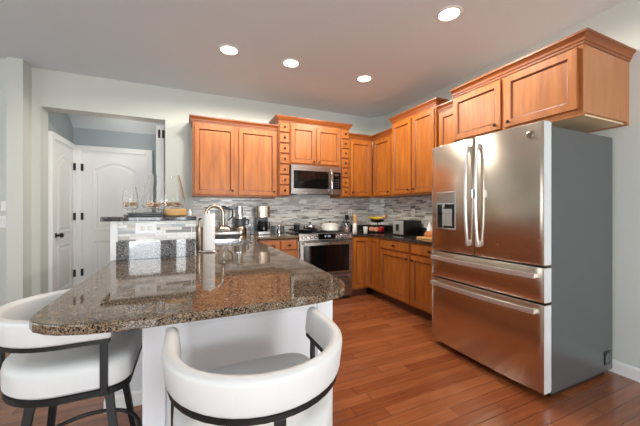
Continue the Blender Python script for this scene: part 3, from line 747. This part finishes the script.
# ------------------------------------------------------------------ bar stools
def stool_path(n=22, R=.232, fwd=.145):
    """plan outline of the back: front tip, round the back, other tip (front is +y)"""
    pts = [(-R, fwd), (-R, fwd*.66), (-R, fwd*.33)]
    for k in range(n+1):
        a = PI+PI*k/n; pts.append((R*math.cos(a), R*1.04*math.sin(a)))
    return pts+[(R, fwd*.33), (R, fwd*.66), (R, fwd)]
def make_stool(label, loc, rz):
    s = thing('bar_stool', label, 'bar stool', loc, rz, 'white bar stools at the peninsula')
    P = stool_path(); n = len(P)
    def off(i, o):
        d = Vector(P[min(i+1, n-1)])-Vector(P[max(i-1, 0)]); d.normalize(); return Vector(P[i])+Vector((d.y, -d.x))*o      # right of travel: outwards
    # padded wrap-around back
    z0, z1, th = .770, .866, .038; rings = []
    sec = []
    for cx_, cz_, a0 in ((1, 0, -90), (1, 1, 0), (0, 1, 90), (0, 0, 180)):
        for q in (0, 30, 60, 90):
            rr = .014 if cz_ == 0 else .017
            a = math.radians(a0+q); ox = (th-rr if cx_ else rr)+rr*math.cos(a); oz = (z1-rr if cz_ else z0+rr)+rr*math.sin(a)
            sec.append((ox-th/2, oz))
    for i in range(n):
        rings.append([tuple(off(i, o+.12*(z-z0)))+(z,) for o, z in sec])
    # rounded tips
    def shrink(r, push, k):
        c = sum((Vector(p) for p in r), Vector())/len(r); return [tuple(c+(Vector(p)-c)*k+push) for p in r]
    f0 = shrink(rings[0], Vector((0, .006, 0)), .88); f1 = shrink(rings[-1], Vector((0, .006, 0)), .88)
    b = MB(); b.ring_loft([f0]+rings+[f1]); bp = b.build('backrest', 'leather', s, True)
    b = MB()
    for xs in (-.085,):
        a = math.atan2(-math.sqrt(1-(xs/.222)**2), xs/.222); u = Vector((math.cos(a), math.sin(a)))
        b.tube([(u.x*(.232+.0212), u.y*(.241+.0212), .79), (u.x*(.232+.0272), u.y*(.241+.0272), .84)], .0010, 6)
    b.build('seam', 'leather', bp)
    # metal band under the pad
    b = MB(); rings = [[tuple(off(i, o))+(z,) for o, z in ((-.014, .757), (.015, .757), (.015, .770), (-.014, .770))] for i in range(n)]
    b.ring_loft(rings); b.build('back_rail', 'black_metal', s)
    for (x, y) in ((-.238, .128), (.238, .128), (0, -.250)):
        b = MB()
        if x: b.box(x-.006, x+.006, y-.012, y+.012, .565, .757, .002)
        else: b.box(-.014, .014, y-.006, y+.006, .565, .757, .002)
        if x: b.box(min(x, x*.90), max(x, x*.90), y-.014, y+.014, .562, .575)
        else: b.box(-.014, .014, y, y+.03, .562, .575)
        b.build('back_strut', 'black_metal', s)
    # seat
    def seat_outline(k, ins=0):
        R = .233-ins; pts = []
        for q in range(25):
            a = PI+PI*q/24; pts.append((R*math.cos(a)*k, R*math.sin(a)*k*1.0))
        r = .07
        for q in range(7):
            a = PI/2*q/6; pts.append((R-r+r*math.cos(a), .205-ins-r+r*math.sin(a)))
        for q in range(7):
            a = PI/2+PI/2*q/6; pts.append((-R+r+r*math.cos(a), .205-ins-r+r*math.sin(a)))
        return pts
    b = MB(); b.ring_loft([[(x, y, z) for x, y in seat_outline(1, i)] for i, z in ((.03, .582), (.010, .584), (.001, .594), (0, .61), (0, .655), (.004, .672), (.014, .684), (.03, .690), (.06, .692), (.12, .694))])
    b.build('seat', 'leather', s, True)
    b = MB(); b.ring_loft([[(x, y, z) for x, y in seat_outline(1, i)] for i, z in ((.012, .558), (.004, .56), (.004, .580), (.012, .582))]); b.build('seat_frame', 'black_metal', s)
    for sx in (-1, 1):
        for sy in (-1, 1):
            b = MB(); t0 = Vector((sx*.115, sy*.115, .56)); t1 = Vector((sx*.185, sy*.185, 0))
            rr = [[(t.x+dx*w, t.y+dy*w, t.z) for dx, dy in ((-1,-1),(1,-1),(1,1),(-1,1))] for t, w in ((t1, .010), (t0, .0135))]
            b.ring_loft(rr); b.build('leg', 'black_metal', s)
    R = .172*1.12
    b = MB(); b.tube([(R*math.cos(2*PI*k/40)*1.08, R*math.sin(2*PI*k/40)*1.08, .26) for k in range(40)], .0085, 8, closed=True); b.build('footrest', 'black_metal', s, True)
    return s
make_stool('white padded bar stool in front, turned with its curved back to the viewer', (.195, .915, 0), 0)
make_stool('white padded bar stool at the left end, partly under the granite corner', (-.408, 1.545, 0), -PI/2)

# ------------------------------------------------------------------ things on the peninsula and bar
CZ = CT+.0005
ph = thing('paper_towel_holder', 'paper towel roll on a steel stand beside the bar', 'paper towel holder', (.155, 2.56, CZ))
b = MB(); b.lathe([(.082, 0), (.085, .004), (.080, .012), (.015, .014), (.006, .02), (.006, .315), (.010, .318), (.010, .328), (.001, .33)], 28); b.build('stand', 'chrome', ph, True)
b = MB(); b.lathe([(.02, .016), (.044, .016), (.046, .02), (.046, .30), (.044, .304), (.02, .304)], 32); b.build('paper_roll', 'paper', ph, True)
b = MB(); b.tube([(-.066, -.02, .012), (-.066, -.02, .25)], .004, 8); b.build('side_arm', 'chrome', ph, True)
sp = thing('soap_dispenser', 'slim steel soap dispenser between the bar and the paper towels', 'soap dispenser', (.085, 2.66, CZ))
b = MB(); b.lathe([(.026, 0), (.028, .004), (.028, .19), (.02, .20), (.008, .205), (.008, .24), (.001, .241)], 20); b.build('bottle', 'nickel', sp, True)
b = MB(); b.tube([(0, 0, .242), (0, 0, .262), (.02, -.03, .262)], .006, 8); b.build('pump', 'black_plastic', sp, True)
fa = thing('faucet', 'tall gooseneck kitchen faucet arching behind the paper towels', 'faucet', (.150, 2.90, CZ))
b = MB(); pts = [(0, 0, .02), (0, 0, .30)]+[(.075-.075*math.cos(PI*k/12), 0, .30+.075*math.sin(PI*k/12)) for k in range(1, 13)]+[(.15, 0, .24)]
b.tube(pts, .015, 12); b.lathe([(.028, 0), (.028, .008), (.018, .014), (.017, .09), (.013, .10)], 18); b.build('spout', 'nickel', fa, True)
b = MB(); b.tube([(.15, 0, .25), (.15, 0, .19)], .016, 12); b.build('spray_head', 'nickel', fa, True)
b = MB(); b.tube([(0, -.015, .07), (0, -.05, .085), (0, -.075, .12)], .006, 8); b.build('lever', 'nickel', fa, True)

BZ = 1.1955
# black tray
t_ = MB(); t_.box(-.385, -.165, 2.37, 2.53, BZ, BZ+.012, .003)
o = t_.build('serving_tray', 'black_plastic'); tag(o, 'flat black book lying on the granite bar under another', 'book')
o.name = 'book'
bk = MB().box(-.375, -.17, 2.38, 2.52, BZ+.0125, BZ+.026, .003).build('book', 'black_plastic'); tag(bk, 'thin black book on top of the pair on the bar', 'book')
wb = thing('wooden_bowl', 'small round tan wooden box on the granite bar', 'bowl', (-.085, 2.46, BZ))
b = MB(); b.lathe([(.001, 0), (.065, 0), (.074, .006), (.076, .03), (.072, .052), (.064, .054), (.062, .035), (.001, .02)], 28); b.build('bowl', 'tan_wood', wb, True)
def glass_vessel(label, loc, prof, fill_r, fill_z):
    g = thing('glass_vase', label, 'vase', loc)
    b = MB(); th_ = .003
    inner = [(max(r-th_, .001), z) for r, z in prof[::-1]]; inner[-1] = (max(prof[0][0]-th_, .001), prof[0][1]+th_)
    b.lathe(prof+inner, 32, cap=True); b.build('glass', 'glass', g, True)
    random.seed(3)
    if fill_r:
        for k in range(48 if fill_r > .1 else 10):
            a = random.random()*2*PI; r = fill_r*math.sqrt(random.random())
            f = MB(); f.sphere((r*math.cos(a), r*math.sin(a), fill_z+random.random()*.03), .014, (1.3, .9, .5), 8); f.build('wood_chip', 'chips', g)
    return g
glass_vessel('large clear glass vase narrowing to the top, wood chips in its base, on the bar', (-.184, 2.76, BZ), [(.10, 0), (.105, .006), (.04, .02), (.035, .045), (.14, .06), (.158, .08), (.160, .12), (.150, .20), (.128, .29), (.118, .33)], .13, .075)
glass_vessel('small clear glass vase of wood chips left of the large one', (-.415, 2.74, BZ), [(.045, 0), (.048, .006), (.02, .02), (.018, .045), (.05, .06), (.056, .08), (.052, .15), (.040, .225)], .036, .075)
b = MB(); b.xf = Matrix.Translation((.075-.04, 2.50, BZ+.012)) @ Matrix.Rotation(-.35, 4, 'Y')
b.xf = Matrix.Translation((.012, 2.46, BZ)); b.lathe([(.012, 0), (.014, .004), (.013, .03), (.007, .038), (.006, .05), (.001, .052)], 14)
tag(b.build('bottle', 'white_plastic', smooth=True), 'tiny white bottle at the right end of the bar', 'bottle')

# ------------------------------------------------------------------ appliances on the back counter
bl = thing('blender', 'countertop blender with clear pitcher and black handle left of the food processor', 'blender', (.43, 4.09, CZ))
b = MB(); b.ring_loft([[(x, y, z) for x, y in rrect(-.09*k, .09*k, -.09*k, .09*k, .03, 4)] for z, k in ((0, 1), (.08, .98), (.12, .72), (.13, .6))]); b.build('motor_base', 'nickel', bl, True)
b = MB(); b.lathe([(.045, .131), (.052, .135), (.070, .35), (.068, .35), (.05, .14)], 24, cap=False); b.build('pitcher', 'clear_glass', bl, True)
b = MB(); b.lathe([(.071, .351), (.072, .372), (.03, .376), (.028, .392), (.001, .394)], 24); b.build('lid', 'black_plastic', bl, True)
b = MB(); b.tube([(.066, 0, .34), (.11, 0, .345), (.115, 0, .31), (.108, 0, .24), (.060, 0, .20)], .010, 8); b.build('handle', 'black_plastic', bl, True)
ap = thing('countertop_grill', 'low stainless countertop grill with black base in front of the blender', 'grill', (.40, 3.655, CZ))
MB().box(-.14, .16, -.05, .075, .0, .03, .006).build('base', 'black_plastic', ap)
MB().box(-.15, .17, -.06, .08, .031, .085, .016).build('lid', 'steel_x', ap, True)
fp = thing('food_processor', 'food processor with steel base and tall feed tube', 'food processor', (.645, 4.11, CZ))
b = MB(); b.lathe([(.085, 0), (.088, .01), (.085, .085), (.07, .11), (.05, .115)], 28); b.build('motor_base', 'nickel', fp, True)
b = MB(); b.lathe([(.06, .116), (.075, .122), (.078, .22), (.075, .22), (.07, .125)], 28, cap=False); b.build('bowl', 'blue_glass', fp, True)
b = MB(); b.lathe([(.08, .221), (.08, .24), (.037, .245), (.035, .385), (.001, .387)], 24); b.build('feed_tube', 'chrome', fp, True)
b = MB(); b.tube([(.07, 0, .21), (.11, 0, .20), (.11, 0, .14), (.07, 0, .13)], .009, 8); b.build('handle', 'black_plastic', fp, True)
cm = thing('coffee_maker', 'stainless and black drip coffee maker with glass carafe', 'coffee maker', (.945, 4.09, CZ))
MB().box(-.085, .085, -.12, .10, .0, .045, .008).build('base', 'chrome', cm)
MB().box(-.085, .085, .02, .10, .046, .38, .008).build('tower', 'black_plastic', cm)
b = MB(); b.ring_loft([[(x, y, z) for x, y in rrect(-.09, .09, -.12, .10, .05, 5)] for z in (.235, .385)]); b.build('brew_head', 'nickel', cm, True)
b = MB(); b.lathe([(.05, .046), (.066, .06), (.068, .12), (.045, .17), (.045, .185), (.001, .187)], 24, 0, -.05); b.build('carafe', 'black_glass', cm, True)
b = MB(); b.tube([(.04, -.08, .17), (.07, -.11, .16), (.07, -.11, .09), (.05, -.09, .08)], .008, 8); b.build('carafe_handle', 'black_plastic', cm, True)
o = MB().box(.785, .83, 4.10, 4.15, CZ, CZ+.09, .006).build('canister', 'blue_glass'); tag(o, 'small dark grey canister between food processor and coffee maker', 'canister')
o = MB().box(1.08, 1.135, 4.10, 4.16, CZ, CZ+.11, .008).build('canister', 'blue_glass'); tag(o, 'dark square canister just right of the coffee maker', 'canister')
o = MB().box(1.215, 1.27, 4.10, 4.15, CZ, CZ+.11, .008).build('canister', 'blue_glass'); tag(o, 'dark square canister left of the range, behind the steel shaker', 'canister')
b = MB(); b.lathe([(.02, 0), (.034, .006), (.036, .05), (.018, .08), (.012, .11), (.014, .14), (.001, .145)], 18, 1.17, 4.04); b.xf = Matrix.Identity(4)
for v in b.bm.verts: v.co.z += CZ
tag(b.build('shaker', 'chrome', smooth=True), 'bell shaped steel shaker standing left of the range', 'shaker')

# ------------------------------------------------------------------ on the stove
GZ = .9345
sk = thing('skillet', 'black skillet on the front left burner, handle to the left', 'skillet', (1.50, 3.80, GZ))
b = MB(); b.lathe([(.001, 0), (.09, 0), (.115, .035), (.112, .036), (.088, .006), (.001, .005)], 28); b.build('pan', 'dark_pan', sk, True)
b = MB(); b.tube([(-.10, 0, .03), (-.17, -.01, .038), (-.27, -.02, .045)], [.009, .010, .013], 8); b.build('handle', 'dark_pan', sk, True)
def pot(name, label, x, y, r, h, m, lidm, sc=1):
    p = thing(name, label, 'pot', (x, y, GZ))
    b = MB(); b.lathe([(.001, 0), (r*.92, 0), (r, .012), (r, h), (r*1.03, h+.003), (.001, h+.003)], 32); b.build('body', m, p, True)
    b = MB(); b.lathe([(r*1.03, h+.0035), (r*1.03, h+.008), (r*.7, h+.022), (.02, h+.03), (.001, h+.03)], 32); l_ = b.build('lid', lidm, p, True)
    b = MB(); b.lathe([(.008, h+.03), (.008, h+.038), (.018, h+.044), (.014, h+.052), (.001, h+.053)], 14); b.build('knob', 'dark_pan', l_, True)
    for s_ in (-1, 1):
        b = MB(); b.tube([(s_*r*.98, -.03, h*.75), (s_*(r+.03), -.02, h*.78), (s_*(r+.03), .02, h*.78), (s_*r*.98, .03, h*.75)], .006, 8); b.build('side_handle', m, p, True)
pot('dutch_oven', 'cream white lidded pot on the right side of the stove', 1.935, 3.98, .125, .085, 'cream_enamel', 'cream_enamel')
pot('stock_pot', 'shiny steel pot with lid at the back left of the stove', 1.63, 4.02, .105, .075, 'chrome', 'chrome')
o = MB(); o.lathe([(.001, 0), (.04, 0), (.045, .09), (.04, .09), (.036, .005)], 20, 1.44, 4.06)
for v in o.bm.verts: v.co.z += GZ
tag(o.build('tumbler', 'dark_pan', smooth=True), 'dark round cup at the back left corner of the stove', 'cup')

# ------------------------------------------------------------------ on the right worktop
WZ = .8955
def lathe_at(name, prof, x, y, m, seg=20, z=WZ, par=None):
    b = MB(); b.xf = Matrix.Translation((x, y, z)); b.lathe(prof, seg); return b.build(name, m, par, True)
fp2 = thing('french_press', 'glass coffee press with dark top just right of the range', 'coffee press', (2.185, 3.93, WZ))
lathe_at('glass_body', [(.045, 0), (.05, .005), (.05, .15), (.047, .15), (.046, .01)], 0, 0, 'clear_glass', z=0, par=fp2)
lathe_at('coffee', [(.044, .011), (.044, .09), (.001, .092)], 0, 0, 'pink_stuff', z=0, par=fp2)
lathe_at('lid', [(.052, .151), (.05, .17), (.006, .178), (.005, .2), (.012, .21), (.001, .215)], 0, 0, 'dark_pan', z=0, par=fp2)
b = MB(); b.tube([(.05, 0, .14), (.08, 0, .13), (.08, 0, .05), (.05, 0, .04)], .007, 8); b.build('handle', 'dark_pan', fp2, True)
tag(lathe_at('bottle', [(.018, 0), (.02, .004), (.02, .05), (.010, .062), (.010, .075), (.001, .076)], 2.275, 3.86, 'white_plastic'), 'short white bottle between the coffee press and the pepper mill', 'bottle')
pm = thing('pepper_mill', 'tall tan wooden pepper mill against the tile', 'pepper mill', (2.37, 3.98, WZ))
lathe_at('body', [(.03, 0), (.032, .01), (.026, .06), (.022, .12), (.028, .17), (.03, .20)], 0, 0, 'tan_wood', z=0, par=pm)
lathe_at('head', [(.03, .2005), (.034, .23), (.03, .262), (.012, .275), (.001, .278)], 0, 0, 'tan_wood', z=0, par=pm)
tag(lathe_at('candle', [(.03, 0), (.032, .005), (.032, .13), (.024, .145), (.001, .146)], 2.315, 3.90, 'cream_enamel'), 'cream coloured jar in front of the pepper mill', 'jar')
uc = thing('utensil_crock', 'dark crock holding a black spatula behind the cream jar', 'crock', (2.275, 4.09, WZ))
lathe_at('crock', [(.04, 0), (.045, .01), (.045, .15), (.04, .15), (.038, .02)], 0, 0, 'dark_pan', z=0, par=uc)
b = MB(); b.tube([(0, 0, .02), (.01, 0, .20)], .006, 8); b.box(-.025, .04, -.006, .006, .19, .27, .005); b.build('spatula', 'black_plastic', uc, False)
tag(lathe_at('cup', [(.026, 0), (.028, .003), (.038, .09), (.035, .09), (.026, .006), (.001, .005)], 2.47, 3.84, 'white_plastic', 24), 'white tapered cup on the worktop in front of the outlet', 'cup')
fs = thing('fruit_stand', 'black wire fruit stand with a raised basket in the corner', 'fruit stand', (2.70, 3.86, WZ))
b = MB(); b.lathe([(.001, 0), (.15, 0), (.16, .02), (.157, .02), (.148, .006), (.001, .005)], 28); b.build('lower_tray', 'black_metal', fs, True)
b = MB(); b.tube([(0, .0, .004), (0, .0, .15)], .006, 8); b.build('stem', 'black_metal', fs, True)
b = MB(); b.lathe([(.001, .15), (.04, .15), (.09, .165), (.12, .195), (.117, .195), (.088, .17), (.001, .154)], 28); b.build('upper_basket', 'black_metal', fs, True)
for k, (x, y, m_, g_) in enumerate([(2.60, 3.87, 'pale_fruit', 'pinkish pale apple at the left of the lower tray'), (2.625, 3.785, 'pale_fruit', 'pale blushed apple lying in front on the lower tray'), (2.71, 3.80, 'red_apple', 'red apple in the middle of the lower tray'), (2.785, 3.87, 'red_apple', 'red apple at the right of the lower tray')]):
    a = thing('apple', g_, 'apple', (x, y, WZ+.008))
    b = MB(); b.lathe([(.001, .005), (.017, .0), (.036, .014), (.042, .041), (.034, .067), (.014, .074), (.001, .066)], 18); b.build('flesh', m_, a, True)
    b = MB(); b.tube([(0, 0, .066), (.003, 0, .084)], .0015, 6); b.build('stem', 'bronze', a)
for k in range(3):
    b = MB(); ang = -.6+k*.35; pts = []; rr = []
    for q in range(9):
        u = q/8; a = -1.1+2.2*u; pts.append((.105*math.sin(a), 0, .105-.105*math.cos(a)*.55)); rr.append(.021*(1-abs(u-.5)**2*3.4)+.001)
    b.xf = Matrix.Translation((2.655, 3.80+.045*k, WZ+.165)); b.tube(pts, rr, 10)
    tag(b.build('banana', 'banana', smooth=True), 'yellow banana in the raised basket of the fruit stand', 'banana', 'bananas in the fruit stand')
b = MB(); b.sphere((2.797, 3.80, WZ+.238), .036, (1, 1, 1), 16); tag(b.build('peach', 'pale_fruit', smooth=True), 'round pinkish fruit right of the bananas', 'fruit')
to = thing('toaster', 'black toaster with steel end panel against the right wall', 'toaster', (2.635, 3.22, WZ), 0)
MB().box(-.02, .29, -.08, .13, .012, .205, .02).build('body', 'black_plastic', to, True)
MB().box(-.034, -.0205, -.078, .128, .015, .20, .006).build('end_panel', 'satin', to)
MB().box(-.050, -.0345, .0, .05, .06, .15, .003).build('lever', 'black_plastic', to)
for y in (-.02, .05): MB().box(.02, .25, y, y+.028, .2052, .2075).build('slot', 'dark_pan', to)
for x in (.0, .25):
    for y in (-.06, .09): MB().box(x, x+.02, y, y+.02, 0, .012).build('foot', 'black_plastic', to)
b = MB(); b.lathe([(.03, 0), (.033, .004), (.033, .12), (.014, .15), (.014, .185), (.001, .187)], 20, 2.80, 2.87)
for v in b.bm.verts: v.co.z += WZ
tag(b.build('soap_bottle', 'white_plastic', smooth=True), 'white bottle standing right of the toaster', 'bottle')
bb = thing('bread_board', 'wooden board near the refrigerator', 'board', (2.68, 2.66, WZ))
MB().box(-.13, .13, -.17, .17, 0, .018, .004).build('board', 'tan_wood', bb)
b = MB(); b.ring_loft([[(2.68+x*k, 2.68+y*k, WZ+z) for x, y in rrect(-.06, .06, -.12, .12, .05, 5)] for z, k in ((.019, .9), (.035, 1), (.06, 1), (.085, .8), (.092, .5))]); tag(b.build('bread_loaf', 'bread', smooth=True), 'brown loaf of bread lying on the wooden board', 'bread')
o = MB().box(2.79, 2.85, 2.56, 2.78, WZ+.0185, WZ+.12, .006).build('paper_bag', 'paper'); tag(o, 'white paper packet standing behind the loaf', 'packet')
